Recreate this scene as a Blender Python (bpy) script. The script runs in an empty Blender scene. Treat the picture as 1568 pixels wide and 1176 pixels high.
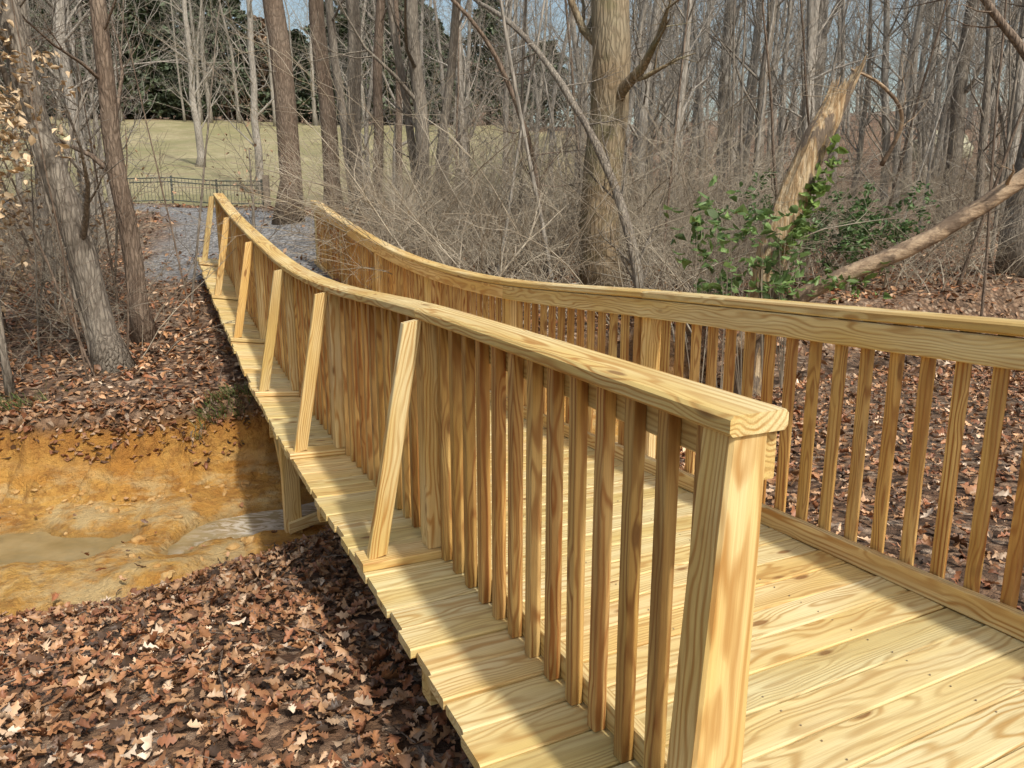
import bpy, math, random, bmesh
import numpy as np
from mathutils import Vector, Matrix, noise as mnoise
R=random.Random(7); NR=np.random.RandomState(7)
scene=bpy.context.scene
# ---------------------------------------------------------------- helpers
class MB:
    def __init__(s): s.v=[];s.f=[];s.bc=[];s.bt=[]
    def tube(s,pts,rad,n=5,cap=True):
        b=len(s.v); k=len(pts); prev=None
        for i in range(k):
            p=pts[i]
            t=(pts[min(i+1,k-1)]-pts[max(i-1,0)])
            if t.length<1e-9: t=Vector((0,0,1))
            t.normalize()
            if prev is None:
                a=t.cross(Vector((0,1,0.01)))
                if a.length<.1: a=t.cross(Vector((1,0,0)))
            else:
                a=prev-t*prev.dot(t)
                if a.length<.01: a=t.cross(Vector((1,0,0)))
            a.normalize(); prev=a; c=t.cross(a)
            for j in range(n):
                an=2*math.pi*j/n
                s.v.append(p+(a*math.cos(an)+c*math.sin(an))*rad[i])
        for i in range(k-1):
            for j in range(n):
                q=(j+1)%n
                s.f.append((b+i*n+j,b+i*n+q,b+(i+1)*n+q,b+(i+1)*n+j))
        if cap:
            s.f.append(tuple(b+(k-1)*n+j for j in range(n)))
            s.f.append(tuple(b+j for j in reversed(range(n))))
    def board(s,pts,side,up,w,t,ch=0.004,w2=None,flat=False):
        b=len(s.v)
        ox=R.uniform(0,60)
        if flat: oy=R.uniform(-.05,.05);oz=R.choice([-1,1])*R.uniform(.03,.09)
        else: oy=R.uniform(-.16,.16);oz=R.choice([-1,1])*R.uniform(.03,.16)
        bt=R.random()
        L=0
        for i,p in enumerate(pts):
            ww=w if w2 is None else w+(w2-w)*i/(len(pts)-1)
            h=ww/2;k=t/2;c=min(ch,h*.4,k*.4)
            cs=[(-h+c,-k),(h-c,-k),(h,-k+c),(h,k-c),(h-c,k),(-h+c,k),(-h,k-c),(-h,-k+c)]
            if i>0: L+=(pts[i]-pts[i-1]).length
            for (a,d) in cs:
                s.v.append(p+side*a+up*d); s.bc.append((ox+L,oy+a,oz+d)); s.bt.append(bt)
        n=8
        for i in range(len(pts)-1):
            for j in range(n):
                q=(j+1)%n
                s.f.append((b+i*n+j,b+i*n+q,b+(i+1)*n+q,b+(i+1)*n+j))
        m=len(pts)-1
        s.f.append(tuple(b+m*n+j for j in range(n)))
        s.f.append(tuple(b+j for j in reversed(range(n))))
    def obj(s,name,mat,smooth=False,parent=None,link=True):
        me=bpy.data.meshes.new(name); me.from_pydata([tuple(v) for v in s.v],[],s.f)
        if s.bc:
            a=me.attributes.new('bc','FLOAT_VECTOR','POINT'); a.data.foreach_set('vector',np.array(s.bc,dtype=np.float32).ravel())
            a=me.attributes.new('bt','FLOAT','POINT'); a.data.foreach_set('value',np.array(s.bt,dtype=np.float32))
        me.materials.append(mat)
        if smooth: me.polygons.foreach_set('use_smooth',[True]*len(me.polygons))
        me.update()
        if not link: return me
        o=bpy.data.objects.new(name,me); scene.collection.objects.link(o)
        if parent: o.parent=parent
        return o
def empty(name):
    o=bpy.data.objects.new(name,None); scene.collection.objects.link(o); return o
def fastmesh(name,V,F,cols,mat):
    me=bpy.data.meshes.new(name); V=np.asarray(V,np.float32);F=np.asarray(F,np.int32)
    me.vertices.add(len(V)); me.vertices.foreach_set('co',V.ravel())
    me.loops.add(F.size); me.loops.foreach_set('vertex_index',F.ravel())
    me.polygons.add(len(F)); me.polygons.foreach_set('loop_start',np.arange(0,F.size,F.shape[1],dtype=np.int32))
    try: me.polygons.foreach_set('loop_total',np.full(len(F),F.shape[1],dtype=np.int32))
    except Exception: pass
    if cols is not None:
        a=me.color_attributes.new('col','FLOAT_COLOR','POINT')
        c=np.ones((len(V),4),np.float32); c[:,:3]=cols; a.data.foreach_set('color',c.ravel())
    me.materials.append(mat); me.update(calc_edges=True)
    o=bpy.data.objects.new(name,me); scene.collection.objects.link(o); return o
class NT:
    def __init__(s,name):
        s.m=bpy.data.materials.new(name); s.m.use_nodes=True; s.t=s.m.node_tree; s.t.nodes.clear()
        s.out=s.n('ShaderNodeOutputMaterial'); s.b=s.n('ShaderNodeBsdfPrincipled'); s.l(s.b.outputs[0],s.out.inputs[0])
    def n(s,ty,**k):
        x=s.t.nodes.new(ty)
        for a,b in k.items(): setattr(x,a,b)
        return x
    def l(s,a,b): s.t.links.new(a,b)
    def val(s,inp,v):
        if isinstance(v,bpy.types.NodeSocket): s.l(v,inp)
        else: inp.default_value=v
    def noise(s,vec,scale,detail=4,rough=.55,dist=0):
        x=s.n('ShaderNodeTexNoise'); 
        if vec is not None: s.l(vec,x.inputs['Vector'])
        x.inputs['Scale'].default_value=scale;x.inputs['Detail'].default_value=detail;x.inputs['Roughness'].default_value=rough;x.inputs['Distortion'].default_value=dist
        return x.outputs['Fac']
    def vm(s,op,a,b):
        x=s.n('ShaderNodeVectorMath',operation=op); s.val(x.inputs[0],a); s.val(x.inputs[1],b); return x.outputs[0]
    def ma(s,op,a,b=0.0,cl=False):
        x=s.n('ShaderNodeMath',operation=op); x.use_clamp=cl; s.val(x.inputs[0],a); s.val(x.inputs[1],b); return x.outputs[0]
    def mix(s,f,a,b,mode='MIX'):
        x=s.n('ShaderNodeMix',data_type='RGBA',blend_type=mode); s.val(x.inputs[0],f)
        for i,c in ((6,a),(7,b)):
            if isinstance(c,(tuple,list)): x.inputs[i].default_value=(*c[:3],1)
            else: s.l(c,x.inputs[i])
        return x.outputs[2]
    def ramp(s,f,stops,interp='LINEAR'):
        x=s.n('ShaderNodeValToRGB'); x.color_ramp.interpolation=interp; e=x.color_ramp.elements
        while len(e)<len(stops): e.new(.5)
        for q,(p,c) in zip(e,stops):
            q.position=p; q.color=(*c,1) if isinstance(c,(tuple,list)) else (c,c,c,1)
        s.l(f,x.inputs[0]); return x.outputs[0]
    def bump(s,h,st,d=.01):
        x=s.n('ShaderNodeBump'); x.inputs['Strength'].default_value=st; x.inputs['Distance'].default_value=d; s.l(h,x.inputs['Height']); s.l(x.outputs[0],s.b.inputs['Normal'])
    def attr(s,nm): 
        x=s.n('ShaderNodeAttribute'); x.attribute_name=nm; return x
    def fin(s,col,rough=.8,spec=.3):
        s.val(s.b.inputs['Base Color'],col if not isinstance(col,tuple) else (*col,1)); s.val(s.b.inputs['Roughness'],rough); s.b.inputs['Specular IOR Level'].default_value=spec; return s.m
# ---------------------------------------------------------------- materials
def wood_mat(name,light,dark,pale,amt=.5,stain=0):
    t=NT(name); bc=t.attr('bc').outputs['Vector']; bt=t.attr('bt').outputs['Fac']
    low=t.noise(t.vm('MULTIPLY',bc,(1.6,8,8)),1,2)
    v=t.vm('MULTIPLY',bc,(.10,1,1))
    lowc=t.ma('MULTIPLY',t.ma('SUBTRACT',low,.5),.10)
    comb=t.n('ShaderNodeCombineXYZ'); t.l(lowc,comb.inputs[1]); t.l(lowc,comb.inputs[2])
    v=t.vm('ADD',v,comb.outputs[0])
    kv=t.n('ShaderNodeTexVoronoi'); t.l(t.vm('MULTIPLY',bc,(3.0,8,8)),kv.inputs['Vector']); kv.inputs['Scale'].default_value=1
    kd=kv.outputs['Distance']
    kn=t.ramp(kd,[(0,1),(.08,1),(.14,0)])
    halo=t.ramp(kd,[(0,1),(.34,0)])
    comb2=t.n('ShaderNodeCombineXYZ'); t.l(t.ma('MULTIPLY',halo,.04),comb2.inputs[1])
    v=t.vm('ADD',v,comb2.outputs[0])
    w=t.n('ShaderNodeTexWave',wave_type='RINGS',rings_direction='X'); t.l(v,w.inputs['Vector'])
    w.inputs['Scale'].default_value=21;w.inputs['Distortion'].default_value=2.2;w.inputs['Detail'].default_value=2;w.inputs['Detail Scale'].default_value=.6
    g=t.ramp(w.outputs['Fac'],[(0,0),(.45,.12),(.78,.65),(1,1)])
    fade=t.ramp(t.noise(t.vm('MULTIPLY',bc,(1.3,12,12)),1,3),[(.32,.4),(.6,1)])
    fib=t.noise(t.vm('MULTIPLY',bc,(5,260,260)),1,3,.6)
    big=t.noise(t.vm('MULTIPLY',bc,(1.0,5,5)),1,3)
    base=t.mix(t.ramp(big,[(.38,0),(.68,1)]),light,pale)
    dk=t.mix(t.ramp(bt,[(0,0),(1,1)]),dark,tuple(c*1.3 for c in dark))
    st=t.ma('MULTIPLY',t.ma('MULTIPLY',g,fade),t.ma('ADD',t.ma('MULTIPLY',bt,.35),amt),True)
    c=t.mix(st,base,dk)
    c=t.mix(t.ma('MULTIPLY',t.ramp(fib,[(.4,0),(.75,1)]),.36),c,dark)
    if stain:
        sn=t.noise(t.vm('MULTIPLY',bc,(1.4,14,14)),1,4,.6)
        c=t.mix(t.ma('MULTIPLY',t.ramp(sn,[(.44,0),(.62,1)]),stain),c,dark)
    c=t.mix(t.ma('MULTIPLY',kn,.85),c,(.17,.075,.025))
    c=t.mix(t.ma('MULTIPLY',halo,.32),c,(.42,.22,.07))
    tint=t.ramp(bt,[(0,(.80,.79,.68)),(.35,(1,.98,.90)),(.6,(1.0,.90,.74)),(.8,(.90,.90,.78)),(1,(1,1,1))])
    c=t.mix(.9,c,tint,'MULTIPLY')
    t.bump(t.ma('ADD',t.ma('MULTIPLY',g,.6),fib),.45,.002)
    return t.fin(c,.55,.4)
WD=wood_mat('pine_deck',(.72,.56,.24),(.38,.22,.07),(.80,.70,.42),.62,.16)
WR=wood_mat('pine_rail',(.74,.54,.21),(.38,.19,.05),(.86,.74,.45),.74,.24)
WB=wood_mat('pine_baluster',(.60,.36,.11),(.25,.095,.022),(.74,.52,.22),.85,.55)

def bark(name,a,b,c2,sc=1,moss=0):
    t=NT(name); tc=t.n('ShaderNodeTexCoord').outputs['Object']
    v=t.vm('MULTIPLY',tc,(14*sc,14*sc,3*sc)); n1=t.noise(v,1,5,.65,.4); n2=t.noise(tc,.9,3); n3=t.noise(tc,2.6,3)
    vo=t.n('ShaderNodeTexVoronoi',feature='DISTANCE_TO_EDGE'); t.l(t.vm('MULTIPLY',t.vm('ADD',tc,t.mix(.06,(0,0,0),t.mix(0,n1,n1))),(26*sc,26*sc,5*sc)),vo.inputs['Vector']); vo.inputs['Scale'].default_value=1
    e=t.ramp(vo.outputs['Distance'],[(0,0),(.22,1)])
    c=t.mix(t.ramp(n1,[(.3,0),(.7,1)]),a,b); c=t.mix(t.ramp(n2,[(.45,0),(.7,.7)]),c,c2)
    c=t.mix(t.ma('MULTIPLY',t.ma('SUBTRACT',1,e),.5),c,tuple(x*.4 for x in a))
    if moss: c=t.mix(t.ramp(n3,[(.5,0),(.68,moss)]),c,(.13,.15,.06))
    t.bump(t.ma('ADD',t.ma('MULTIPLY',e,.6),n1),.8,.02); return t.fin(c,.9,.15)
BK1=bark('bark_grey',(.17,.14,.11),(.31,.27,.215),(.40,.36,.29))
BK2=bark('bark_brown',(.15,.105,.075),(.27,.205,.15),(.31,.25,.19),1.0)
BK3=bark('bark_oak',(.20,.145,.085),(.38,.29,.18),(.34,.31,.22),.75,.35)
BKD=bark('bark_distant_hazed',(.28,.25,.205),(.44,.40,.34),(.54,.50,.43),.6)  # distance haze painted into the bark colour, paler than the near trees
def plain(name,a,b,sc=5,rough=.85,spec=.2):
    t=NT(name); tc=t.n('ShaderNodeTexCoord').outputs['Object']; n=t.noise(tc,sc,4)
    return t.fin(t.mix(t.ramp(n,[(.35,0),(.65,1)]),a,b),rough,spec)
TW=plain('twig_bark',(.23,.185,.13),(.48,.42,.32),1.5)
METAL=plain('painted_metal',(.06,.07,.06),(.12,.13,.11),8,.5)
SCREW=plain('screw_metal',(.22,.17,.10),(.30,.24,.15),8,.5)
def leafmat(name,trans=.35,rough=.6):
    t=NT(name); a=t.attr('col').outputs['Color']; tc=t.n('ShaderNodeTexCoord').outputs['Object']; n=t.noise(tc,60,2)
    c=t.mix(.5,a,t.ramp(n,[(.3,.55),(.7,1.0)]),'MULTIPLY')
    t.fin(c,rough,.4)
    if trans:
        tr=t.n('ShaderNodeBsdfTranslucent'); t.l(c,tr.inputs[0]); mx=t.n('ShaderNodeMixShader'); mx.inputs[0].default_value=trans
        t.l(t.b.outputs[0],mx.inputs[1]); t.l(tr.outputs[0],mx.inputs[2]); t.l(mx.outputs[0],t.out.inputs[0])
    return t.m
LEAF=leafmat('dry_leaf',0,.5); GREEN=leafmat('green_leaf',.3,.45); EVG=leafmat('evergreen_leaf',0,.7)
# ---------------------------------------------------------------- terrain
_yx=[-40,-6,-3.2,-2.4,-2.0,-1.63,-1.15,0,2,5,10,40]
_yn=[3.6,4.1,4.26,4.35,4.87,5.2,5.6,6.2,7.4,9,11,22]
_fx=[-40,-6,-4.5,-3.3,-2.7,-2.2,-1.5,0,2,5,10,40]
_yf=[5.6,6.05,6.2,6.3,6.6,7.0,7.6,8.4,9.6,11,13,25]
_cx=[-40,-6,-3.6,-2.9,-2.2,-1,1,3,40]
_yc=[5,5.30,5.4,5.5,5.9,6.8,8.0,9.1,23]
def ss(x,a,b):
    t=np.clip((x-a)/(b-a),0,1); return t*t*(3-2*t)
def vnoise(x,y,f,seed=0):
    x=x*f+seed*17.3;y=y*f+seed*7.7
    xi=np.floor(x).astype(np.int64);yi=np.floor(y).astype(np.int64);fx=x-xi;fy=y-yi
    fx=fx*fx*(3-2*fx);fy=fy*fy*(3-2*fy)
    def h(a,b):
        n=(a*374761393+b*668265263+seed*1442695)&0x7fffffff; n=((n^(n>>13))*1274126177)&0x7fffffff; return ((n^(n>>16))&0xffff)/65535.0
    return (h(xi,yi)*(1-fx)+h(xi+1,yi)*fx)*(1-fy)+(h(xi,yi+1)*(1-fx)+h(xi+1,yi+1)*fx)*fy*1.0-.5
def fbm(x,y,f,seed=0,o=4):
    s=0;a=1
    for i in range(o): s=s+a*vnoise(x,y,f,seed+i); f*=2.1;a*=.5
    return s
def H(x,y,masks=False):
    x=np.asarray(x,float);y=np.asarray(y,float)
    wob=fbm(x,y*.3,1.3,3,3)*.22
    yn=np.interp(x,_yx,_yn)+wob*.8; yf=np.interp(x,_fx,_yf)+wob+fbm(x,y,3.5,9,3)*.14; yc=np.interp(x,_cx,_yc)+wob*.5
    zb=np.interp(x,[-20,1.2,3.5,10,30],[-2.5,-2.45,-1.95,-1.7,-1])
    near=-1.72+.12*np.clip((2-y)/3,0,1)+.002*np.maximum(0,x-3)**2
    g=np.interp(yn-y,[0,.12,.6,1.5,3,5],[.06,.2,.36,.6,.86,1])
    hn=zb+g*(near-zb)
    L=np.interp(y,[5,6,7,8.5,10,12,13.5,17,24,30,36,60,90,130,220,400],[-1.76,-1.72,-1.64,-1.5,-1.15,-.76,-.62,0,.45,.75,1.2,5,11,16,42,80])
    Rr=np.interp(y,[5,8,12,15,25,40,60,100,220,400],[-1.6,-1.5,-1.15,-.9,.3,2.5,6,12,24,40])+np.clip(x-8,0,60)*.05
    k=ss(x,-2.5,3.5); hf=L*(1-k)+Rr*k
    hf=hf+np.clip(-x-9,0,50)*.02
    t=(y-yf)/.40; bank=np.interp(t+fbm(x,y,5,21,4)*.40,[-.25,0,.18,.40,.62,.85,1.0,1.6],[0,.10,.30,.44,.70,.84,.97,1])
    bed=zb+.10-.22*np.exp(-((y-yc)/.32)**2)*(1-.8*ss(x,-3.15,-2.95)*(1-ss(x,-2.75,-2.55)))+fbm(x,y,2.2,5,5)*.10
    q=ss(y,yn-.05,yn+.3)
    h=np.where(y<yn,hn,hn*(1-q)+bed*q)
    h=np.where(y>yf-.10,h*(1-bank)+hf*bank,h)
    rough=fbm(x,y,.9,11,4)*.10+fbm(x,y,.25,15,2)*.12*np.clip((y-8)/10,0,3)
    outside=1-ss(y,yn-.3,yn)*(1-ss(y,yf+.1,yf+1)) 
    h=h+rough*outside
    if not masks: return h
    kk=1-ss(x,1.5,3)
    clay=ss(y,yn-.08,yn+.06)*(1-ss(y,yf+.30,yf+.40))*kk
    pts=[(-4.2,11.6),(-5.0,14),(-6.2,18),(-9,23),(-14,26),(-30,28)]
    d=np.full(x.shape,1e9)
    for (a,b),(c,e) in zip(pts[:-1],pts[1:]):
        u=np.clip(((x-a)*(c-a)+(y-b)*(e-b))/((c-a)**2+(e-b)**2),0,1); d=np.minimum(d,np.hypot(x-a-u*(c-a),y-b-u*(e-b)))
    grav=(1-ss(d+fbm(x,y,1.5,31,3)*.5,1.3,1.9))*ss(y,11.2,11.8)
    grass=ss(y+fbm(x,y,.3,41,3)*3,28.5,30.5)*(1-ss(x-.02*y,0,7))*(1-ss(y+fbm(x,y,.1,43,2)*8,88,94))
    return h,clay,grav,grass
def hz(x,y): return float(H(np.array([x]),np.array([y]))[0])
def axis(segs):
    o=[]
    for a,b,n in segs: o+=list(np.linspace(a,b,n,endpoint=False))
    o.append(segs[-1][1]); return np.array(o)
xs=axis([(-420,-60,16),(-60,-12,40),(-12,-6,50),(-6,-1,230),(-1,2,70),(2,8,60),(8,20,36),(20,60,30),(60,420,16)])
ys=axis([(-60,-4,10),(-4,2,24),(2,4,40),(4,5.8,60),(5.8,8.2,110),(8.2,14,80),(14,30,70),(30,60,40),(60,130,50),(130,500,20)])
X,Y=np.meshgrid(xs,ys); Z,clay,grav,grass=H(X,Y,True)
nx,ny=len(xs),len(ys); V=np.stack([X.ravel(),Y.ravel(),Z.ravel()],1)
idx=np.arange(nx*ny).reshape(ny,nx); F=np.stack([idx[:-1,:-1].ravel(),idx[:-1,1:].ravel(),idx[1:,1:].ravel(),idx[1:,:-1].ravel()],1)
t=NT('ground_mix'); geo=t.n('ShaderNodeNewGeometry').outputs['Position']; sep=t.n('ShaderNodeSeparateColor'); t.l(t.attr('col').outputs['Color'],sep.inputs[0])
vo=t.n('ShaderNodeTexVoronoi'); t.l(t.vm('ADD',geo,t.vm('MULTIPLY',t.mix(1,(0,0,0),t.n('ShaderNodeTexNoise').outputs['Color']),(.05,.05,.05))),vo.inputs['Vector']); vo.inputs['Scale'].default_value=17
sc=t.n('ShaderNodeSeparateColor'); t.l(vo.outputs['Color'],sc.inputs[0])
leafc=t.ramp(sc.outputs[0],[(0,(.05,.032,.02)),(.3,(.15,.08,.045)),(.55,(.27,.155,.085)),(.8,(.41,.26,.16)),(1,(.55,.42,.30))])
big=t.noise(geo,.35,4); leafc=t.mix(t.ramp(big,[(.4,0),(.7,.6)]),leafc,(.35,.25,.165))
leafc=t.mix(t.ma('MULTIPLY',t.ramp(vo.outputs['Distance'],[(.3,0),(.7,1)]),.5),leafc,(.06,.035,.022))
n1=t.noise(geo,1.8,7,.65,.5);n2=t.noise(geo,9,6,.7);n3=t.noise(t.vm('MULTIPLY',geo,(1,1,4)),2.1,6,.65)
clayc=t.mix(t.ramp(n1,[(.38,0),(.6,1)]),(.48,.225,.045),(.60,.34,.085)); clayc=t.mix(t.ramp(n2,[(.46,0),(.66,.75)]),clayc,(.26,.115,.03))
sx=t.n('ShaderNodeSeparateXYZ'); t.l(geo,sx.inputs[0])
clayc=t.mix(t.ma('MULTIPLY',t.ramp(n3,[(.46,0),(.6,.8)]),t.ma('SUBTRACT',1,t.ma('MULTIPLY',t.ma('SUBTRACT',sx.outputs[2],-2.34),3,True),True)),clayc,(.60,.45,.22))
topk=t.ma('MULTIPLY',t.ma('SUBTRACT',sx.outputs[2],-2.12),3.0,True); clayc=t.mix(t.ma('MULTIPLY',topk,t.ramp(n2,[(.3,.35),(.6,1)])),clayc,(.34,.15,.035))  # upper bank orange-brown, with its shade painted into the clay colour
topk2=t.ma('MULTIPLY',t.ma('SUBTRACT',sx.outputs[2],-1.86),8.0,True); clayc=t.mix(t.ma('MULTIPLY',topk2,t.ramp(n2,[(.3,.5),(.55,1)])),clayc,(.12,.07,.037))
wet=t.ma('MULTIPLY',t.ma('SUBTRACT',-2.40,sx.outputs[2]),12,True); clayc=t.mix(t.ma('MULTIPLY',wet,.7),clayc,(.25,.145,.04))
vg=t.n('ShaderNodeTexVoronoi'); t.l(geo,vg.inputs['Vector']); vg.inputs['Scale'].default_value=24; sg=t.n('ShaderNodeSeparateColor'); t.l(vg.outputs['Color'],sg.inputs[0])
gravc=t.ramp(sg.outputs[1],[(0,(.11,.105,.10)),(.5,(.25,.24,.225)),(1,(.42,.41,.39))])
gn=t.noise(geo,.16,6,.65);gn2=t.noise(geo,2,5,.65);gn3=t.noise(t.vm('MULTIPLY',geo,(.25,1.2,1)),.8,4)
grassc=t.mix(t.ramp(gn,[(.42,0),(.6,1)]),(.29,.265,.13),(.42,.36,.21)); grassc=t.mix(t.ramp(gn2,[(.42,0),(.65,.65)]),grassc,(.24,.22,.10)); grassc=t.mix(t.ramp(gn3,[(.5,0),(.66,.5)]),grassc,(.36,.27,.17))
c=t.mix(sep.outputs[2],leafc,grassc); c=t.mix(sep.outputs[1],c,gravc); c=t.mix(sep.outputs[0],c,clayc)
n4=t.noise(geo,16,6,.7)
t.bump(t.ma('ADD',t.ma('MULTIPLY',sc.outputs[1],.4),t.ma('ADD',n2,n4)),1.0,.06)
rg_=t.mix(t.ma('MULTIPLY',wet,sep.outputs[0]),(.9,.9,.9),(.35,.35,.35)); 
GROUND=t.fin(c,.88,.25); t.l(rg_,t.b.inputs['Roughness'])
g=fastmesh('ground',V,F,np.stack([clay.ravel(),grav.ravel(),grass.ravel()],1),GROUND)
g.data.polygons.foreach_set('use_smooth',[True]*len(g.data.polygons))
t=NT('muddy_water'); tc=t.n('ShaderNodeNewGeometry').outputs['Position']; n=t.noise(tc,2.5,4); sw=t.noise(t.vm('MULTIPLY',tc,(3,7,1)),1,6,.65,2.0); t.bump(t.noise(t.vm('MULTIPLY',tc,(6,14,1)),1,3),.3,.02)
sxw=t.n('ShaderNodeSeparateXYZ'); t.l(tc,sxw.inputs[0]); skyrefl=t.ma('MULTIPLY',t.ma('ADD',sxw.outputs[0],2.7),2.5,True)
wc=t.mix(t.ramp(n,[(.35,0),(.65,1)]),(.20,.15,.065),(.31,.24,.12)); wc=t.mix(t.ma('MULTIPLY',skyrefl,t.ramp(sw,[(.47,.12),(.56,.9)])),wc,(.58,.52,.42))  # pale milky swirl: sky reflection painted into the water colour
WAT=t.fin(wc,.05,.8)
wx=np.linspace(-16,3,40);wv=[];wf=[]
for x in wx:
    c0=float(np.interp(x,_cx,_yc)); wv+=[(x,c0-.7,-2.462),(x,c0+.7,-2.462)]
for i in range(len(wx)-1): wf.append((2*i,2*i+2,2*i+3,2*i+1))
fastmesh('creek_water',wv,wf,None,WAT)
# ---------------------------------------------------------------- bridge
A=Vector((.44,1.43,0)); D=Vector((-.432,.902,0)).normalized(); N=Vector((D.y,-D.x,0)); UP=Vector((0,0,1))
def crom(tab,s):
    xs_=[a for a,_ in tab]; 
    if s<=xs_[0]: return tab[0][1]+(s-xs_[0])*(tab[1][1]-tab[0][1])/(xs_[1]-xs_[0])
    if s>=xs_[-1]: return tab[-1][1]+(s-xs_[-1])*(tab[-1][1]-tab[-2][1])/(xs_[-1]-xs_[-2])
    for i in range(len(tab)-1):
        if xs_[i]<=s<=xs_[i+1]:
            x0,x1=xs_[i],xs_[i+1];p1,p2=tab[i][1],tab[i+1][1];h=x1-x0;u=(s-x0)/h
            m1=(p2-tab[i-1][1])/(x1-xs_[i-1]) if i>0 else (p2-p1)/h
            m2=(tab[i+2][1]-p1)/(xs_[i+2]-x0) if i+2<len(tab) else (p2-p1)/h
            return (2*u**3-3*u*u+1)*p1+(u**3-2*u*u+u)*h*m1+(-2*u**3+3*u*u)*p2+(u**3-u*u)*h*m2
TL=[(0,-.352),(1.85,-.335),(3.7,-.365),(5.2,-.31),(6.84,-.145),(9.06,.125),(11.1,.45)]
TR=[(0,-.31),(2.2,-.37),(4.94,-.44),(7.4,-.30),(10,.05),(12.1,.40)]
W=1.62
def zt(s,n):
    k=n/W; return crom(TL,s)*(1-k)+crom(TR,s)*k
HR=1.065
def P(s,n,z=0,base='deck'):
    p=A+D*s+N*n; p.z=(zt(s,n)-(HR if base=='deck' else 0))+z; return p
bridge=empty('wooden_footbridge')
mb=MB(); s=-1.25; planks=[]
while s<11.55:
    w=.141; e0=-.325+R.uniform(-.014,.010); e1=W+.09+R.uniform(-.01,.01)
    sm=s+w/2; tw=R.uniform(-.003,.003); planks.append(sm)
    a=P(sm,e0,-.019+tw); b=P(sm,e1,-.019-tw)
    q=(P(sm+.05,.6)-P(sm-.05,.6)).normalized(); ax=(b-a).normalized(); up=ax.cross(q).normalized()
    if up.z<0: up=-up
    mb.board([a,b],q,up,w,.038,.005,flat=True); s+=w+R.uniform(.004,.009)
mb.obj('deck_planks',WD,parent=bridge)
mb=MB()
for n in (-.02,.55,1.1,W+.02):
    for a,b in ((-1.2,4.7),(4.7,11.5)):
        pts=[P(a+(b-a)*i/6,n,-.038-.1) for i in range(7)]
        mb.board(pts,N,UP,.045,.19)
for s0,zb_ in ((-.9,-2.2),(4.72,-2.75),(9.9,-1.7)):
    for n in (-.16,W-.0):
        top=P(s0,n,-.04); mb.board([Vector((top.x,top.y,zb_)),top],N,D,.13 if zb_<-2.3 else .09,.09)
    if zb_<-2.3:
        mb.board([P(s0,-.28,-.14)+D*.07,P(s0,W+.2,-.14)+D*.07],D,UP,.04,.19)
        mb.board([P(s0,-.2,-.95)-D*.066,P(s0,W+.1,-.35)-D*.066],D,UP,.038,.09)
        mb.board([P(s0,-.2,-.98)+D*.066,P(s0,W,-.98)+D*.066],D,UP,.038,.09)
        a=P(s0,-.16,-.85);b=P(s0+.9,-.16,-.25); mb.board([a,b],N,UP,.038,.09)
for s0 in (1.15,3.0,7.6):
    mb.board([P(s0,-.27,-.135),P(s0,-.045,-.135)],D,UP,.09,.19)
mb.obj('substructure',WR,parent=bridge)
def seq(a,b,st):
    n=max(1,int(round((b-a)/st))); return [a+(b-a)*i/n for i in range(n+1)]
PL=[0.0,1.80,3.55,5.15,6.95,9.05,11.05]; PRr=[.05,2.5,4.4,6.4,8.3,10.2,12.0]
mb=MB()
for tab,n0 in ((PL,0.0),(PRr,W)):
    s0,s1=tab[0]-(.055 if n0==0 else 1.3),tab[-1]+.06
    cuts=[s0]+[x for i,x in enumerate(tab[1:-1]) if i%2==0]+[s1]
    for a,b in zip(cuts[:-1],cuts[1:]):
        dz=R.uniform(-.001,.003)
        cn=n0+.012 if n0==0 else n0-.012
        mb.board([P(x,cn,-.019+dz,'rail') for x in seq(a+.002,b-.002,.45)],N,UP,.146,.042,.008,flat=True)
mb.obj('rail_caps',WR,parent=bridge)
mb=MB()
for tab,n0,sg in ((PL,0.0,1),(PRr,W,-1)):
    s0,s1=tab[0]-(.03 if n0==0 else 1.3),tab[-1]+.03
    nb=n0+sg*.064
    for a,b in ((s0,tab[2]),(tab[2],tab[4]),(tab[4],s1)):
        mb.board([P(x,nb,-.042-.055,'rail') for x in seq(a+.002,b-.002,.45)],N,UP,.038,.105,.004)
        mb.board([P(x,nb+sg*.001,.047) for x in seq(a+.002,b-.002,.45)],N,UP,.038,.089,.004)
mb.obj('rail_boards',WR,parent=bridge)
mb=MB()
for i,s0 in enumerate(PL):
    b=P(s0,0,-.04,'rail')
    if i==0:
        a=P(s0,-.05,-.4); mb.board([a,a.lerp(b,.5),b],N,D,.185,.09,.007,w2=.094,flat=True); continue
    a=P(s0,0,.042)
    mb.board([a,a.lerp(b,.5),b],N,D,.089,.089,.005,flat=True)
    mb.board([P(s0-.005,-.335,.020),P(s0-.005,.035,.020)],D,UP,.14,.037)
    f=P(s0-.02,-.262,.041); tt=P(s0-.02,-.082,-.045,'rail')
    mb.board([f,tt],D,(N+UP*.18).normalized(),.040,.082,.004,flat=True)
for i,s0 in enumerate(PRr):
    mb.board([P(s0,W,-.2),P(s0,W,-.04,'rail')],N,D,.089,.089,.005)
mb.obj('posts_and_braces',WR,parent=bridge)
mb=MB()
for tab,n0 in ((PL,0.0),(PRr,W)):
    s=tab[0]+.105 if n0==0 else tab[0]-1.2
    while s<tab[-1]-.05:
        if min(abs(s-q) for q in tab)>.072:
            sg=1 if n0==0 else -1
            ns=n0+sg*.0245; a=P(s,ns,.004 if n0==0 else -.03); b=P(s,ns,-.041,'rail'); j=D*R.uniform(-.004,.004)
            mb.board([a+j,b-j],N,D,.040,.040,.003,flat=True)
        s+=.134
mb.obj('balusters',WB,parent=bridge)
mb=MB()
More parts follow.
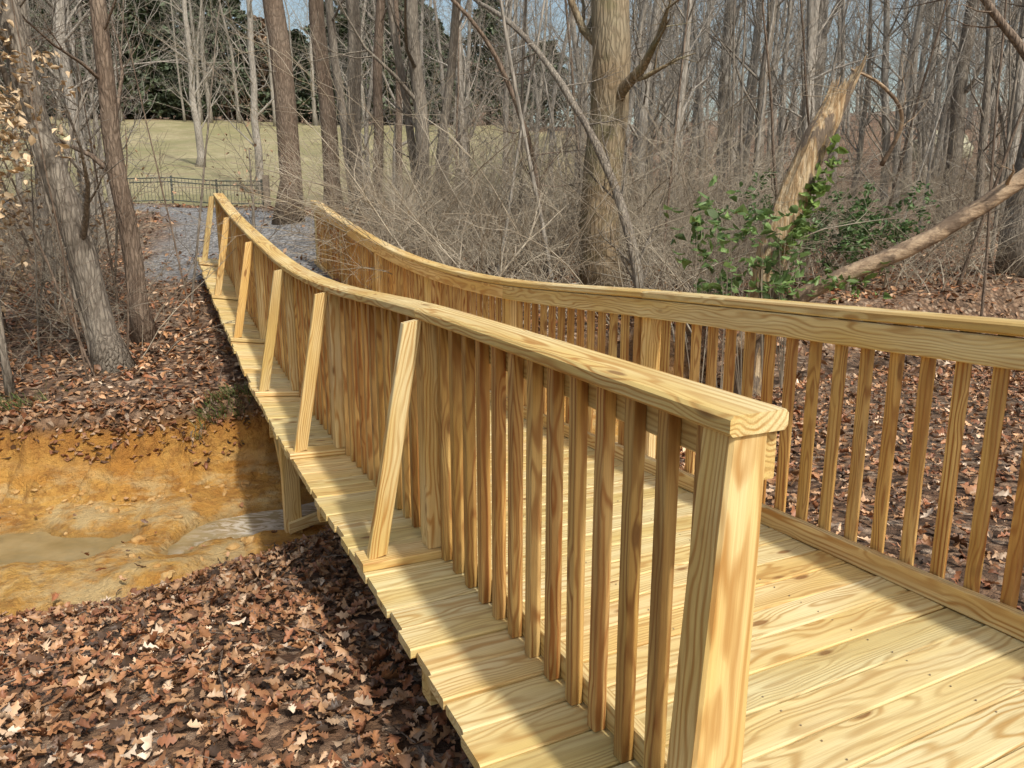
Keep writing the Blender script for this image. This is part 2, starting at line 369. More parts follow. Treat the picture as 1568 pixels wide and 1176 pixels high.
for sm in planks:
    for n in (.55,1.1):
        for dd in (-.04,.04):
            p=P(sm+dd+R.uniform(-.006,.006),n+R.uniform(-.006,.006),.0033); mb.tube([p-UP*.01,p],[.003,.003],6)
mb.obj('deck_screws',SCREW,parent=bridge)
# ---------------------------------------------------------------- leaves
def leaves(P0,size,tilt,cols,lobed=True,curl=.3,normal=None):
    n=len(P0)
    if lobed:
        st=np.array([(-.5,.02),(-.34,.17),(-.22,.11),(-.08,.27),(.04,.15),(.18,.29),(.28,.13),(.38,.14),(.5,.01)])
    else: st=np.array([(-.5,.02),(-.2,.22),(.15,.24),(.5,.02)])
    m=len(st); T=np.zeros((3*m,3)); T[0::3,0]=st[:,0];T[1::3,0]=st[:,0];T[2::3,0]=st[:,0]; T[0::3,1]=-st[:,1];T[2::3,1]=st[:,1]
    f=[]
    for i in range(m-1): f+=[(3*i,3*i+3,3*i+4,3*i+1),(3*i+1,3*i+4,3*i+5,3*i+2)]
    f=np.array(f)
    c1=NR.uniform(-1,1.6,n)*curl*2.4;c2=NR.uniform(-1,1.7,n)*curl*2.8; c3=NR.uniform(-1,1,n)*curl*2.6; asp=NR.uniform(.6,1.3,n)
    L=np.repeat(T[None],n,0); L[:,:,1]*=asp[:,None]
    L[:,:,1]*=(1+NR.uniform(-.3,.3,(n,3*m)))
    L[:,:,2]=c1[:,None]*L[:,:,0]**2+c2[:,None]*np.abs(L[:,:,1])*1.1+c3[:,None]*L[:,:,0]*L[:,:,1]*2+NR.uniform(-.03,.03,(n,3*m))
    L*=size[:,None,None]
    ya=NR.uniform(0,6.283,n);ti=np.abs(NR.normal(0,tilt,n));ta=NR.uniform(0,6.283,n)
    cz,sz=np.cos(ya),np.sin(ya); x=L[:,:,0]*cz[:,None]-L[:,:,1]*sz[:,None]; y=L[:,:,0]*sz[:,None]+L[:,:,1]*cz[:,None]; z=L[:,:,2]
    ca,sa=np.cos(ta)[:,None],np.sin(ta)[:,None]; u=x*ca+y*sa; v=-x*sa+y*ca; ct,s_t=np.cos(ti)[:,None],np.sin(ti)[:,None]
    v2=v*ct-z*s_t; z2=v*s_t+z*ct; x=u*ca-v2*sa; y=u*sa+v2*ca
    V=np.stack([x,y,z2],2)+P0[:,None,:]
    FF=(f[None]+(np.arange(n)*3*m)[:,None,None]).reshape(-1,4)
    C=np.repeat(cols[:,None,:],3*m,1).reshape(-1,3)
    return V.reshape(-1,3),FF,C
pal=np.array([(.36,.17,.075),(.29,.12,.055),(.48,.28,.145),(.16,.085,.045),(.62,.43,.27),(.40,.215,.10),(.09,.055,.033),(.72,.56,.40)])
pw=[.21,.18,.16,.17,.07,.13,.065,.015]
acc=[[],[],[]];off=0
def scatter(n,x0,x1,y0,y1,s0,s1,lob,tilt=.6,up=.06):
    global off
    x=NR.uniform(x0,x1,n);y=NR.uniform(y0,y1,n); h,cl,gr,gs=H(x,y,True)
    keep=(cl<.25)|(NR.rand(n)<.018); keep&=(gr<.4)|(NR.rand(n)<.12); keep&=(gs<.4)
    keep&=(h<6); keep&=~((cl>.2)&(h<-2.43))
    x,y,h=x[keep],y[keep],h[keep]; n=len(x)
    if n==0:return
    P0=np.stack([x,y,h+NR.uniform(.004,up,n)],1); sz=s0+(s1-s0)*NR.rand(n)**1.6
    cols=pal[NR.choice(len(pal),n,p=pw)]*NR.uniform(.7,1.25,n)[:,None]
    patch=1+.6*fbm(x,y,.8,51,2); cols*=np.clip(patch,.55,1.4)[:,None]
    v,f,c=leaves(P0,sz,tilt,cols,lob); acc[0].append(v);acc[1].append(f+off);acc[2].append(c);off+=len(v)
scatter(26000,-5.2,1.0,.8,6.0,.035,.095,True)
scatter(13000,1,8,1.0,9.5,.045,.105,True)
scatter(16000,-9,3,6.0,14,.055,.11,False)
scatter(12000,2,16,9,22,.08,.15,False)
scatter(5000,-14,3,13,28,.09,.15,False)
xx=NR.uniform(-7,-1.6,2000); yy=np.interp(xx,_fx,_yf)+NR.uniform(.15,.6,2000); hh=H(xx,yy)
v,f,c=leaves(np.stack([xx,yy,hh+.02],1),NR.uniform(.045,.09,2000),.7,pal[NR.choice(8,2000,p=pw)]*.8,False); acc[0].append(v);acc[1].append(f+off);acc[2].append(c);off+=len(v)
fastmesh('leaf_litter',np.concatenate(acc[0]),np.concatenate(acc[1]),np.concatenate(acc[2]),LEAF)
# ---------------------------------------------------------------- trees
def rv(rng,s=1): return Vector((rng.uniform(-1,1),rng.uniform(-1,1),rng.uniform(-1,1)))*s
RMIN=.0018
def grow(mb,p,d,L,r,lv,mx,rng,kids,tw=None,up=.25):
    n=5 if lv<mx else 3; pts=[p];rr=[r];d=d.normalized()
    for i in range(1,n):
        d=(d+rv(rng,.28 if n==5 else .4)+Vector((0,0,up*.35))).normalized(); pts.append(pts[-1]+d*L/(n-1)); rr.append(max(r*(1-.85*i/(n-1)),RMIN))
    mb.tube(pts,rr,5 if r>.03 else 3,cap=False)
    if tw is not None and lv>=mx-1: tw.extend(pts[1:])
    if lv<mx:
        for k in range(kids[lv]):
            t_=rng.uniform(.2,1)*(n-1); i=min(int(t_),n-2); q=pts[i].lerp(pts[i+1],t_-i)
            dd=((pts[i+1]-pts[i]).normalized()+rv(rng,.95)).normalized()
            grow(mb,q,dd,L*rng.uniform(.35,.65),max(rr[i]*.5,RMIN*1.2),lv+1,mx,rng,kids,tw,up)
def tree_mesh(mb,pts,r0,r1,nb,bl,rng,mx=2,kids=(4,4,3),lo=.3,seg=9,tw=None,spread=.6,flare=1.5):
    k=len(pts)-1; n=max(8,k*5); P_=[];Rr_=[]
    for i in range(n+1):
        t_=i/n*k; j=min(int(t_),k-1); q=pts[j].lerp(pts[j+1],t_-j); f=i/n
        q=q+Vector((mnoise.noise(Vector((f*6,rng.random()*.1,r0*50))),mnoise.noise(Vector((f*6,9,r0*50))),0))*r0*.8*(1 if i else 0)
        P_.append(q); rad=r0+(r1-r0)*f
        if f<.05: rad*=flare-(flare-1)*f/.05
        Rr_.append(rad)
    mb.tube(P_,Rr_,seg)
    for b in range(nb):
        f=lo+(1-lo)*(b+rng.random())/nb; i=min(int(f*n),n-1); a=rng.uniform(0,6.283)
        d=Vector((math.cos(a),math.sin(a),rng.uniform(.1,1.0)))*spread+Vector((0,0,.25))
        grow(mb,P_[i],d,bl*rng.uniform(.5,1.1)*(1.15-f*.5),Rr_[i]*rng.uniform(.2,.42),0,mx,rng,kids,tw)
def tree(name,base,lean,h,r0,mat,seed,nb=16,bl=2.4,lo=.3,r1f=.35,bend=0,**kw):
    rng=random.Random(seed); mb=MB(); x,y=base; z=hz(x,y)-.1
    o=Vector((0,0,0)); pts=[o]
    for i in range(1,5):
        f=i/4; pts.append(Vector((lean[0]*h*f+bend*math.sin(f*3),lean[1]*h*f,h*f)))
    tree_mesh(mb,pts,r0,r0*r1f,nb,bl,rng,lo=lo,**kw)
    ob=mb.obj(name,mat,smooth=True); ob.location=(x,y,z); return ob
tree('leaning_tree',(-4.3,8.0),(-.175,.0),9,.155,BK1,1,nb=14,bl=2.6,lo=.12,seg=12)
tree('bare_tree',(-4.42,9.0),(-.05,.0),10,.115,BK2,2,nb=16,bl=2.2,lo=.2,seg=10)
tree('pine_trunk_tree',(-4.95,17),(.0,.0),19,.25,BK2,3,nb=14,bl=3,lo=.45,seg=12)
tree('pine_trunk_tree',(-4.15,18),(-.025,.0),18,.20,BK2,4,nb=12,bl=3,lo=.4)
tree('pine_trunk_tree',(-3.65,18.5),(-.01,.0),18,.18,BK1,5,nb=12,bl=2.6,lo=.4)
tree('bare_tree',(-4.1,20.5),(-.1,.0),16,.13,BK1,6,nb=12,bl=2.4)
tree('bare_tree',(-3.0,17),(.055,.0),14,.12,BK2,7,nb=14,bl=2.4)
tree('bare_tree',(-2.8,19),(.02,.0),14,.09,BK2,8,nb=12,bl=2)
tree('bare_tree',(-1.7,15),(-.02,.0),13,.15,BK1,9,nb=16,bl=2.6,lo=.15)
tree('bare_tree',(-1.6,14.9),(.14,.0),11,.10,BK1,10,nb=14,bl=2.2,lo=.15)
tree('bare_tree',(-1.75,15.2),(-.12,.05),11,.09,BK1,11,nb=12,bl=2,lo=.15)
tree('oak_tree',(1.36,11.4),(.0,.0),14,.30,BK3,12,nb=16,bl=3.2,lo=.2,seg=20,r1f=.6,flare=1.35)
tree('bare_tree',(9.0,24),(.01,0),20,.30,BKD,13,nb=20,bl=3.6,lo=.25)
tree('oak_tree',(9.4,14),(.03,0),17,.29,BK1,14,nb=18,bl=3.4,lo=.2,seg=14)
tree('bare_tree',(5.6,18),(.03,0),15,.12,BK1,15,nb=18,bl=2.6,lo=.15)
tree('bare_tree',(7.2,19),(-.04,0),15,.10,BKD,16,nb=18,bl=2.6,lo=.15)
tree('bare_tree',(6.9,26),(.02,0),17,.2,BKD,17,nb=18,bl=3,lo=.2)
tree('bare_tree',(3.4,17),(.06,0),14,.10,BKD,18,nb=18,bl=2.4,lo=.15)
tree('bare_tree',(11.8,21),(.02,0),17,.2,BK1,19,nb=18,bl=3,lo=.2)
tree('bare_tree',(10.6,17.5),(-.05,0),14,.09,BK1,20,nb=18,bl=2.4,lo=.15)
tree('bare_tree',(-7.0,11.5),(.02,0),11,.08,BK1,21,nb=16,bl=2.0,lo=.1)
tree('bare_tree',(-6.3,9.2),(-.06,0),10,.06,BK2,22,nb=16,bl=1.8,lo=.1)
tree('bare_tree',(-12,37),(0,0),14,.2,BKD,23,nb=20,bl=3.6,lo=.15)
tree('bare_tree',(-20,50),(0,0),14,.25,BKD,24,nb=22,bl=4.4,lo=.15)
tree('bare_tree',(-8.2,15),(-.04,0),12,.12,BK1,25,nb=16,bl=2.4,lo=.15)
tree('bare_tree',(-9.6,14),(.03,0),12,.13,BK1,26,nb=16,bl=2.4,lo=.15)
rs=random.Random(404)
for i in range(16):
    y=rs.uniform(7.2,13); x=rs.uniform(-.66,-.42)*y
    if y>11 and x>-5.6: x-=1.5
    tree('sapling',(x,y),(rs.uniform(-.25,.25),rs.uniform(-.1,.1)),rs.uniform(2.2,4.6),rs.uniform(.010,.024),BK1 if i%2 else BK2,500+i,nb=9,bl=.9,lo=.15,seg=6,mx=1,kids=(3,2),flare=1.1)
for i in range(34):
    y=rs.uniform(10.5,20); x=rs.uniform(-.10,.66)*y
    tree('sapling',(x,y),(rs.uniform(-.25,.25),rs.uniform(-.1,.1)),rs.uniform(4,9),rs.uniform(.018,.05),(BK1,BK2,BKD)[i%3],600+i,nb=10,bl=1.3,lo=.2,seg=6,mx=1,kids=(4,2),flare=1.1)
def limb(name,pts,rad,mat,seed,nb=6,bl=.8,seg=8,rough=.12,**kw):
    rng=random.Random(seed); mb=MB(); P_=[]; k=len(pts)-1;rr=[]
    for i in range(k*5+1):
        t_=i/5; j=min(int(t_),k-1); u=t_-j
        p0=pts[max(j-1,0)];p1=pts[j];p2=pts[j+1];p3=pts[min(j+2,k)]
        P_.append(.5*((2*p1)+(p2-p0)*u+(2*p0-5*p1+4*p2-p3)*u*u+(3*p1-p0-3*p2+p3)*u**3)+rv(rng,rad[0]*rough)); rr.append((rad[0]+(rad[1]-rad[0])*i/(k*5))*rng.uniform(.93,1.07))
    mb.tube(P_,rr,seg)
    for b in range(nb):
        i=rng.randrange(2,len(P_)-1); grow(mb,P_[i],rv(rng)+Vector((0,0,.5)),bl*rng.uniform(.4,1.1),rr[i]*.35,0,1,rng,(4,2))
    return mb.obj(name,mat,smooth=True)
VV=Vector
def flatbark(name,a,b,d,vs=(9,9,9)):
    t=NT(name); tc=t.n('ShaderNodeTexCoord').outputs['Object']; n=t.noise(t.vm('MULTIPLY',tc,vs),1,6,.65); m=t.noise(tc,2.6,5,.6)
    c=t.mix(t.ramp(n,[(.35,0),(.62,1)]),a,b); c=t.mix(t.ramp(m,[(.48,0),(.54,.85)]),c,d); t.bump(n,.9,.03); return t.fin(c,.88,.15)
PALE=flatbark('bark_weathered',(.26,.18,.115),(.50,.37,.24),(.16,.115,.08),(5,22,16))
limb('leaning_sapling',[VV((-.6,12.5,3.4)),VV((.2,11.5,2.6)),VV((1.0,10.6,1.3)),VV((1.5,10.0,0)),VV((1.75,9.8,-1.3))][::-1],(.075,.03),BK1,31,nb=14,bl=1.4)
limb('leaning_sapling',[VV((.55,12,-1.1)),VV((.3,11.6,1)),VV((-.4,11.4,2.6)),VV((-1.5,11.2,3.6))],(.05,.02),BK2,32,nb=16,bl=1.4)
limb('fallen_log',[VV((2.6,8.75,-1.45)),VV((3.3,8.6,-.80)),VV((4.6,8.3,-.10)),VV((5.7,8.1,.72)),VV((7.4,7.9,1.75))],(.10,.085),PALE,33,nb=7,bl=.9,seg=12,rough=.09)
limb('arching_branch',[VV((5.55,8.4,.7)),VV((5.6,8.5,1.5)),VV((5.1,8.6,2.2)),VV((4.6,8.7,2.8)),VV((4.0,8.8,3.6))],(.055,.025),BK2,34,nb=10,bl=1.1)
limb('broken_branch',[VV((4.5,9.5,.7)),VV((4.6,9.3,1.2)),VV((4.3,9.2,1.55)),VV((3.9,9.2,1.75))],(.03,.012),PALE,35,nb=5,bl=.6)
t=NT('splintered_wood'); tc=t.n('ShaderNodeTexCoord').outputs['Object']; a_=t.noise(t.vm('MULTIPLY',tc,(34,34,3)),1,5,.65); b_=t.noise(t.vm('MULTIPLY',tc,(5,5,1.6)),1,5,.6)
c=t.mix(t.ramp(a_,[(.38,0),(.58,1)]),(.66,.52,.33),(.38,.25,.13)); c=t.mix(t.ramp(b_,[(.52,0),(.56,.95)]),c,(.20,.155,.115)); t.bump(t.ma('ADD',a_,b_),1,.04); SPL=t.fin(c,.85,.1)
snag=empty('broken_snag'); rng=random.Random(5)
mb=MB(); zb0=hz(3.0,9.0)
ax=[VV((2.93,9.0,zb0-.1)),VV((3.1,9.0,-.3)),VV((3.3,9.0,.45)),VV((3.52,9.0,1.0)),VV((3.62,9.0,1.25))]
seg=22; nr=26; base=len(mb.v)
for i in range(nr+1):
    t_=i/nr*4;j=min(int(t_),3);c0=ax[j].lerp(ax[j+1],t_-j)
    for k in range(seg):
        a=2*math.pi*k/seg; rad=(.225-.075*i/nr)*(1+.22*mnoise.noise(VV((math.cos(a)*1.3,math.sin(a)*1.3,i*.12)))+.10*mnoise.noise(VV((math.cos(a)*5,math.sin(a)*5,i*.1))))
        p=c0+VV((math.cos(a)*rad,math.sin(a)*rad,0))
        if i==nr: 
            hh=.10+.42*max(0,math.cos(a-.2))+.16*abs(mnoise.noise(VV((k*2.7,1,1))))*2+(.10 if k%2 else -.05); p+=VV((.40,0,1)).normalized()*hh; p=p.lerp(c0+VV((.4*hh+.05,0,p.z-c0.z)),.25)
        mb.v.append(p)
for i in range(nr):
    for k in range(seg):
        q=(k+1)%seg; mb.f.append((base+i*seg+k,base+i*seg+q,base+(i+1)*seg+q,base+(i+1)*seg+k))
mb.v.append(ax[4]-VV((0,0,.15))); mb.f+=[(base+nr*seg+k,base+nr*seg+(k+1)%seg,len(mb.v)-1) for k in range(seg)]
mb.obj('stem',SPL,parent=snag)
mb=MB()
for k in range(22):
    a=rng.uniform(-2.6,2.6); r=.12; o=VV((math.cos(a)*r,math.sin(a)*r,0)); hgt=rng.uniform(.02,.20)
    b0=ax[4]+o-VV((.04,0,.1)); d=VV((.40,0,1)).normalized(); mb.tube([b0,b0+d*(hgt+.15),b0+d*(hgt+.32)+rv(rng,.02)],[rng.uniform(.012,.030),.014,.002],4)
mb.obj('splinters',SPL,parent=snag)
def brush(seed,ns,h,sp):
    rng=random.Random(seed); mb=MB()
    for i in range(ns):
        a=rng.uniform(0,6.283); b=VV((rng.uniform(-sp,sp),rng.uniform(-sp,sp),-.15)); d=VV((math.cos(a)*.5,math.sin(a)*.5,1)).normalized(); L=h*rng.uniform(.5,1.3); n=8; pts=[b]; r=rng.uniform(.004,.009) if i%4 else rng.uniform(.010,.022)
        bend=VV((math.cos(a+rng.uniform(-1,1)),math.sin(a+rng.uniform(-1,1)),-.35))*rng.uniform(.03,.34)
        for k in range(n): d=(d+bend*.6+rv(rng,.16)).normalized(); pts.append(pts[-1]+d*L/n)
        mb.tube(pts,[max(.0022,r*(1-.8*k/n)) for k in range(n+1)],3,cap=False)
        for k in range(5):
            j=rng.randrange(2,n); grow(mb,pts[j],(pts[j+1]-pts[j]).normalized()+rv(rng,.8),rng.uniform(.3,1.0),r*.4,0,1,rng,(3,1),None,.1)
    return np.array([tuple(v) for v in mb.v]),np.array(mb.f)
BV=[brush(100+i,22,2.8,.9) for i in range(6)]
def thicket(name,n,fn,s0=.7,s1=1.3,seed=0):
    rng=random.Random(seed); VA=[];FA=[];of=0
    for i in range(n):
        x,y=fn(rng); z=hz(x,y)
        cl=H(np.array([x]),np.array([y]),True)
        if cl[1][0]>.1 or cl[2][0]>.3: continue
        v,f=rng.choice(BV); k=rng.uniform(s0,s1)
        M=np.array(Matrix.LocRotScale(VV((x,y,z-.02)),Matrix.Rotation(rng.uniform(0,6.28),3,'Z')@Matrix.Rotation(rng.uniform(-.15,.15),3,'X'),VV((k,k,k*rng.uniform(.8,1.15)))))
        VA.append(v@M[:3,:3].T+M[:3,3]); FA.append(f+of); of+=len(v)
    fastmesh(name,np.concatenate(VA),np.concatenate(FA),None,TW)
thicket('brush_thicket',54,lambda r:(lambda y:(r.uniform(-.15,.30)*y,y))(r.uniform(10,17)),seed=1,s0=.7,s1=1.3)
thicket('brush_thicket',42,lambda r:(lambda y:(r.uniform(.20,.75)*y,y))(r.uniform(13,26)),seed=2,s0=.6,s1=1.15)
thicket('brush_thicket',16,lambda r:(lambda y:(r.uniform(-.74,-.52)*y,y))(r.uniform(8.5,16)),seed=3,s0=.4,s1=.8)
thicket('brush_thicket',14,lambda r:(lambda y:(r.uniform(-.17,.1)*y,y))(r.uniform(19,28)),seed=4,s0=.5,s1=.8)
def far_tree(seed,kids=(6,4)):
    global RMIN
    RMIN=.006
    rng=random.Random(seed); mb=MB(); h=rng.uniform(14,19)
    pts=[VV((0,0,0)),VV((rng.uniform(-.4,.4),rng.uniform(-.4,.4),h*.35)),VV((rng.uniform(-.8,.8),rng.uniform(-.8,.8),h*.7)),VV((rng.uniform(-1.2,1.2),rng.uniform(-1,1),h))]
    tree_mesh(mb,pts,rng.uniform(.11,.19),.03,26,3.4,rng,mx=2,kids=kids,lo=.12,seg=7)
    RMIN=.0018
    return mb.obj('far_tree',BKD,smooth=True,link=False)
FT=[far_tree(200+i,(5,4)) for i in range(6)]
fe=empty('distant_forest'); rng=random.Random(9)
def putf(x,y,k=1,m=None):
    o=bpy.data.objects.new('forest_tree',m or rng.choice(FT)); scene.collection.objects.link(o); o.parent=fe; o.location=(x,y,hz(x,y)-.2); o.rotation_euler=(rng.uniform(-.05,.05),rng.uniform(-.05,.05),rng.uniform(0,6.28)); o.scale=(k,k,k)
for i in range(116):
    y=19+62*rng.random()**1.15; putf(rng.uniform(.07,.82)*y,y,rng.uniform(.6,1.05))
for i in range(96): 
    y=rng.uniform(84,130); putf(rng.uniform(-.85,.25)*y,y,rng.uniform(1.0,1.7))
for i in range(18): 
    y=rng.uniform(84,110); putf(rng.uniform(.25,.8)*y,y,rng.uniform(.8,1.1))
for i in range(18): 
    y=rng.uniform(14,30); putf(rng.uniform(-.85,-.5)*y,y,rng.uniform(.45,.8))
for i in range(12): 
    y=rng.uniform(22,29); putf(rng.uniform(-.2,.08)*y,y,rng.uniform(.5,.8))
def ever(seed,h,w,col=(.085,.11,.06)):
    n=5000; z=NR.rand(n)**.8; rr=w*(1-z*.8)*(.35+.65*NR.rand(n)**.4)*(1+.25*np.sin(z*37+NR.rand()*6)); a=NR.uniform(0,6.283,n)
    lump=1+.3*np.sin(a*3+z*9); P0=np.stack([np.cos(a)*rr*lump,np.sin(a)*rr*lump,.3+z*h],1)
    cols=np.array([col])*NR.uniform(.5,1.9,n)[:,None]
    v,f,c=leaves(P0,NR.uniform(.3,.75,n),.8,cols,False); o=fastmesh('evergreen_crown',v,f,c,EVG); m=o.data; bpy.data.objects.remove(o); return m
EV=[ever(i,13,4.2) for i in range(2)]+[ever(5,9,4.8)]+[ever(8,10,5.0,(.26,.17,.10))]
def evergreen(x,y,k,i):
    e=empty('evergreen_tree' if i<3 else 'russet_tree'); e.location=(x,y,hz(x,y)); o=bpy.data.objects.new('crown',EV[i]); scene.collection.objects.link(o); o.parent=e
    mb=MB(); mb.tube([VV((0,0,-.3)),VV((0,0,6)),VV((0,0,12 if i<2 else 8))],[.25,.17,.04],8); mb.obj('trunk',BK2,smooth=True,parent=e); e.scale=(k,k,k); e.rotation_euler=(0,0,rng.uniform(0,6))
for u,y,k,i in [(-.50,96,1.3,0),(-.45,100,1.5,1),(-.41,95,.9,2),(-.36,99,1.4,0),(-.56,94,1.2,1),(-.62,99,1.4,0),(-.53,99,1.3,3),(-.19,92,1.3,0),(-.16,96,1.5,1),(-.125,94,1.2,0),(-.10,101,1.3,2),(-.27,98,1.1,2),(-.03,101,1.2,1),(-.23,96,1.0,1),(.04,102,1.1,2),(-.59,104,1.7,0),(-.39,106,1.6,1),(-.31,103,1.2,3),(-.47,108,1.8,0)]:
    evergreen(u*y,y,k,i)
def leafy(name,base,h,seed,colr,nl,size,mat,lean=(0,0),lo=.1):
    rng=random.Random(seed); mb=MB(); tw=[]; x,y=base; z=hz(x,y)-.05
    pts=[VV((0,0,0)),VV((lean[0]*h*.5,lean[1]*h*.5,h*.5)),VV((lean[0]*h,lean[1]*h,h))]
    tree_mesh(mb,pts,.04,.01,18,1.3,rng,mx=1,kids=(5,3),lo=lo,seg=6,tw=tw)
    e=empty(name); e.location=(x,y,z); mb.obj('stems',BK1,smooth=True,parent=e)
    tw=np.array([tuple(p) for p in tw]); k=NR.choice(len(tw),nl); P0=tw[k]+NR.normal(0,.05,(nl,3))
    cols=np.array([colr])*NR.uniform(.6,1.3,nl)[:,None]; v,f,c=leaves(P0,NR.uniform(size*.7,size*1.3,nl),.9,cols,False); o=fastmesh('leaves',v,f,c,mat); o.parent=e
leafy('beech_sapling',(-4.75,6.95),4.6,61,(.62,.46,.28),1500,.08,LEAF,(-.02,0),.3)
leafy('beech_sapling',(-6.0,8.4),5.0,62,(.56,.41,.25),1300,.08,LEAF)
leafy('beech_sapling',(-4.3,12.8),1.9,63,(.40,.25,.15),60,.07,LEAF)
leafy('beech_sapling',(-5.9,10.2),2.2,64,(.48,.33,.19),260,.07,LEAF)
def greens(name,cs,nl,size,col,seed):
    e=empty(name); mb=MB(); rg=random.Random(seed)
    pts=[]
    for (c,r) in cs:
        base=VV((c[0]+.1,c[1]+.1,hz(c[0],c[1])))
        for j in range(6):
            p=VV(c)+VV((rg.gauss(0,r[0]*.6),rg.gauss(0,r[1]*.6),rg.gauss(0,r[2]*.5))); m=base.lerp(p,.6)+rv(rg,.08); mb.tube([base,m,p],[.008,.005,.002],3)
            for q in range(12): pts.append(m.lerp(p,rg.random()*1.3)+rv(rg,r[0]*.3))
    pts=np.array([tuple(p) for p in pts]); P0=pts[NR.choice(len(pts),nl)]+NR.normal(0,.04,(nl,3))
    cols=np.array([col])*NR.uniform(.5,1.6,nl)[:,None]; v,f,c=leaves(P0,NR.uniform(size*.7,size*1.3,nl),.7,cols,False); o=fastmesh('leaves',v,f,c,GREEN); o.parent=e; mb.obj('stems',TW,parent=e)
greens('green_shrub',[((2.1,8.5,.12),(.2,.2,.2)),((2.35,8.5,.0),(.25,.2,.15)),((2.6,8.5,-.15),(.25,.15,.15)),((2.85,8.5,-.15),(.2,.1,.15)),((3.1,8.6,-.15),(.25,.15,.2))],320,.14,(.19,.29,.10),3)
greens('evergreen_shrub',[((5.6,12.6,.15),(.5,.4,.3)),((6.2,12.7,.1),(.5,.4,.35)),((5.0,13,.05),(.4,.4,.3)),((5.5,12.5,-.2),(.6,.4,.3))],2200,.09,(.12,.20,.07),4)
greens('evergreen_shrub',[((3.9,11.6,.3),(.4,.4,.4)),((4.3,11.8,.1),(.4,.4,.4))],900,.08,(.12,.20,.07),5)
n=120; k=NR.rand(n); ivp=np.stack([3.12+.5*k+NR.normal(.06,.07,n),8.78+NR.normal(0,.04,n),-.3+1.2*k+NR.normal(0,.05,n)],1)
v,f,c=leaves(ivp,NR.uniform(.08,.17,n),1.2,np.array([(.21,.31,.08)])*NR.uniform(.6,1.4,n)[:,None],False)
v2,f2,c2=leaves(np.stack([3.6+NR.normal(0,.3,60),8.38+NR.normal(0,.05,60),-.62+NR.normal(0,.10,60)],1),NR.uniform(.07,.13,60),1.0,np.array([(.17,.26,.07)])*NR.uniform(.6,1.4,60)[:,None],False)
fastmesh('ivy_vine',np.concatenate([v,v2]),np.concatenate([f,f2+len(v)]),np.concatenate([c,c2]),GREEN)
bv=[];bf=[];bcx=[]
for i in range(4200):
    x=NR.uniform(-6.5,-2.3); yf=float(np.interp(x,_fx,_yf)); y=yf+.34+abs(NR.normal(0,.20)); z=hz(x,y)-.01
    if fbm(np.array([x]),np.array([y]),1.3,71,2)[0]<-.05: continue
    a=NR.uniform(0,6.28);L=NR.uniform(.04,.16);d=np.array([math.cos(a)*.5,math.sin(a)*.5-.6,.8])*L; w=np.array([-math.sin(a),math.cos(a),0])*.006; p=np.array([x,y,z]);k=len(bv)
    bv+=[p-w,p+w,p+d+w*.3,p+d-w*.3]; bf.append((k,k+1,k+2,k+3)); cc=np.array([(.16,.24,.07),(.30,.27,.12)][i%2])*NR.uniform(.6,1.3); bcx+=[cc]*4
fastmesh('bank_grass',np.array(bv),np.array(bf),np.array(bcx),GREEN)
mb=MB(); rg=random.Random(31)
for i in range(90):
    x=rg.uniform(-6,-1.8); y=float(np.interp(x,_fx,_yf))+.40; z=hz(x,y)-.01; p=VV((x,y,z)); pts=[p]; d=VV((rg.uniform(-.5,.5),-1,-.2))
    for k in range(4): d=(d+VV((rg.uniform(-.4,.4),.15,-.7))).normalized(); pts.append(pts[-1]+d*rg.uniform(.03,.09))
    mb.tube(pts,[.006,.004,.003,.002,.0015],4)
mb.obj('exposed_roots',BK2)
mb=MB(); rg=random.Random(77)
for i in range(260):
    if i<120: x,y=rg.uniform(-5,1),rg.uniform(1.5,5)
    elif i<190: x,y=rg.uniform(1.5,8),rg.uniform(3,12)
    else: x,y=rg.uniform(-7,-2),rg.uniform(7,12)
    if H(np.array([x]),np.array([y]),True)[1][0]>.1: continue
    a=rg.uniform(0,6.28);L=rg.uniform(.1,.5); p=VV((x,y,hz(x,y)+.035)); q=p+VV((math.cos(a)*L,math.sin(a)*L,0)); q.z=hz(q.x,q.y)+rg.uniform(.03,.08); mb.tube([p,p.lerp(q,.5)+rv(rg,.02),q],[.004,.004,.002],4)
mb.obj('fallen_sticks',BK2)
rg=random.Random(78); me=bpy.data.meshes.new('creek_clods'); bm=bmesh.new()
for i in range(150):
    x=rg.uniform(-5.5,-1.6); yf=float(np.interp(x,_fx,_yf)); yn=float(np.interp(x,_yx,_yn)); y=yf-abs(rg.gauss(0,.22))-.05 if i%3 else rg.uniform(yn,yf); r=rg.uniform(.008,.028)*(1.8 if i%9==0 else 1)
    M=Matrix.Translation((x,y,hz(x,y)+r*.1))@Matrix.Rotation(rg.uniform(0,6),4,'Z')@Matrix.Diagonal((1.3,rg.uniform(.7,1),rg.uniform(.5,.8),1))
    ret=bmesh.ops.create_icosphere(bm,subdivisions=2,radius=r,matrix=M)
    for vtx in ret['verts']: vtx.co+=Vector((mnoise.noise(vtx.co*30),mnoise.noise(vtx.co*30+Vector((5,5,5))),mnoise.noise(vtx.co*30+Vector((9,1,5)))))*r*.5
bm.to_mesh(me); bm.free(); me.materials.append(plain('clay_lump',(.36,.19,.055),(.50,.33,.14),9)); o=bpy.data.objects.new('creek_clods',me); scene.collection.objects.link(o)
fn=empty('metal_fence'); mb=MB()
fx=[(-14.6+i*1.72,29.4-i*.05) for i in range(4)]
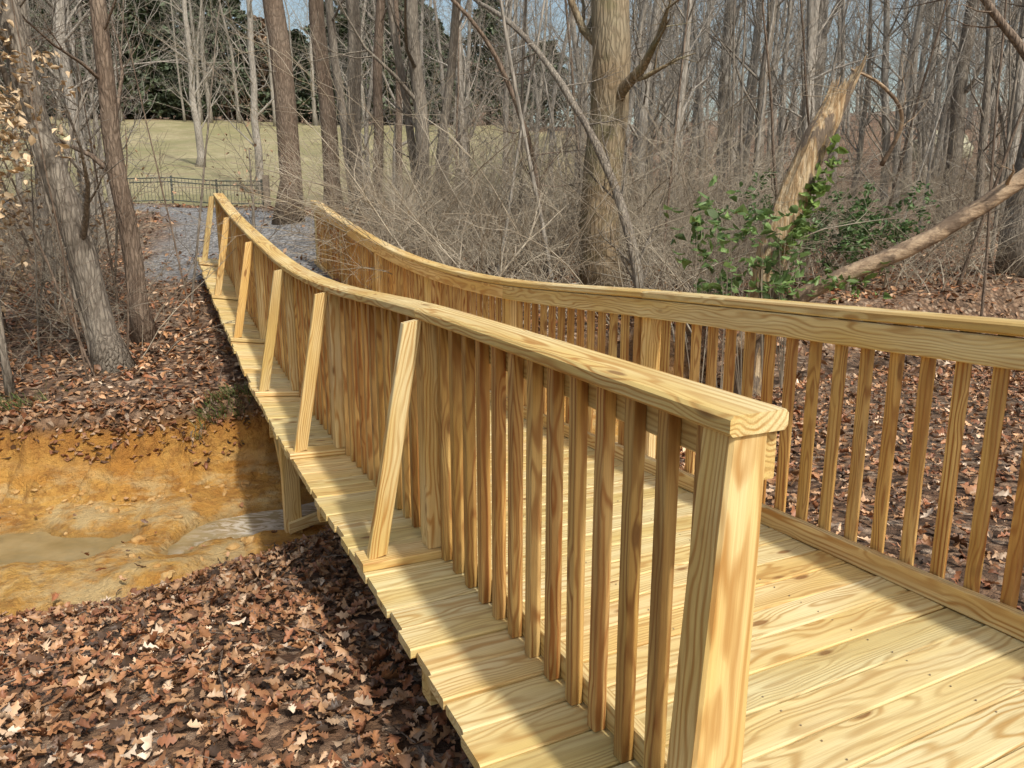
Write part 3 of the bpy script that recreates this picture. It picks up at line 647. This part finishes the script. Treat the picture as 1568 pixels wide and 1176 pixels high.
for i,(x,y) in enumerate(fx):
    z=hz(x,y); mb.tube([VV((x,y,z-.1)),VV((x,y,z+1.02))],[.04,.04],8)
    if i<3:
        x2,y2=fx[i+1]; z2=hz(x2,y2)
        for hh in (.95,.12,.8): mb.tube([VV((x,y,z+hh)),VV((x2,y2,z2+hh))],[.022,.022],6)
        for k in range(1,13):
            f=k/13; a=VV((x+(x2-x)*f,y+(y2-y)*f,z+(z2-z)*f)); mb.tube([a+VV((0,0,.12)),a+VV((0,0,.95))],[.009,.009],4)
mb.obj('rails_and_bars',METAL,parent=fn)
mb=MB(); mb.board([VV((-9.25,29.2,hz(-9.35,29.2)-.2)),VV((-9.25,29.2,hz(-9.35,29.2)+1.15))],VV((1,0,0)),VV((0,1,0)),.2,.2); mb.obj('end_post',plain('weathered_post',(.20,.16,.12),(.28,.23,.17)),parent=fn)
bm=bmesh.new(); bmesh.ops.create_icosphere(bm,subdivisions=4,radius=1)
for vtx in bm.verts:
    q=vtx.co.copy(); vtx.co=Vector((q.x*1.6,q.y*1.2,q.z*.95))*(1+.25*mnoise.noise(q*1.5)+.06*mnoise.noise(q*6))
me=bpy.data.meshes.new('b'); bm.to_mesh(me); bm.free(); me.materials.append(plain('pale_rock',(.55,.53,.38),(.42,.40,.28),2)); o=bpy.data.objects.new('pale_boulder',me); scene.collection.objects.link(o); o.location=(22.5,41,hz(22.5,41)+.5)
# ---------------------------------------------------------------- light, sky, camera
AZ=math.radians(146);EL=math.radians(50)
w=bpy.data.worlds.new('World'); scene.world=w; w.use_nodes=True; nt=w.node_tree; sk=nt.nodes.new('ShaderNodeTexSky'); sk.sky_type='NISHITA'; sk.sun_disc=False; sk.sun_elevation=EL; sk.sun_rotation=AZ; sk.air_density=1.6; sk.dust_density=3.5; sk.ozone_density=.8
bg=nt.nodes['Background']; bg.inputs[1].default_value=.15; nt.links.new(sk.outputs[0],bg.inputs[0])
ld=bpy.data.lights.new('sun','SUN'); ld.energy=3.7; ld.angle=math.radians(2.5); ld.color=(1,.96,.90); lo=bpy.data.objects.new('sun',ld); scene.collection.objects.link(lo)
sv=Vector((math.sin(AZ)*math.cos(EL),math.cos(AZ)*math.cos(EL),math.sin(EL))); lo.rotation_euler=sv.to_track_quat('Z','Y').to_euler()
cd=bpy.data.cameras.new('camera'); cd.lens=26.4; cd.sensor_width=36; cd.clip_end=2000; cam=bpy.data.objects.new('camera',cd); scene.collection.objects.link(cam); cam.rotation_euler=(math.radians(78),0,0); scene.camera=cam
scene.view_settings.view_transform='Standard'; scene.view_settings.look='None'; scene.view_settings.exposure=0
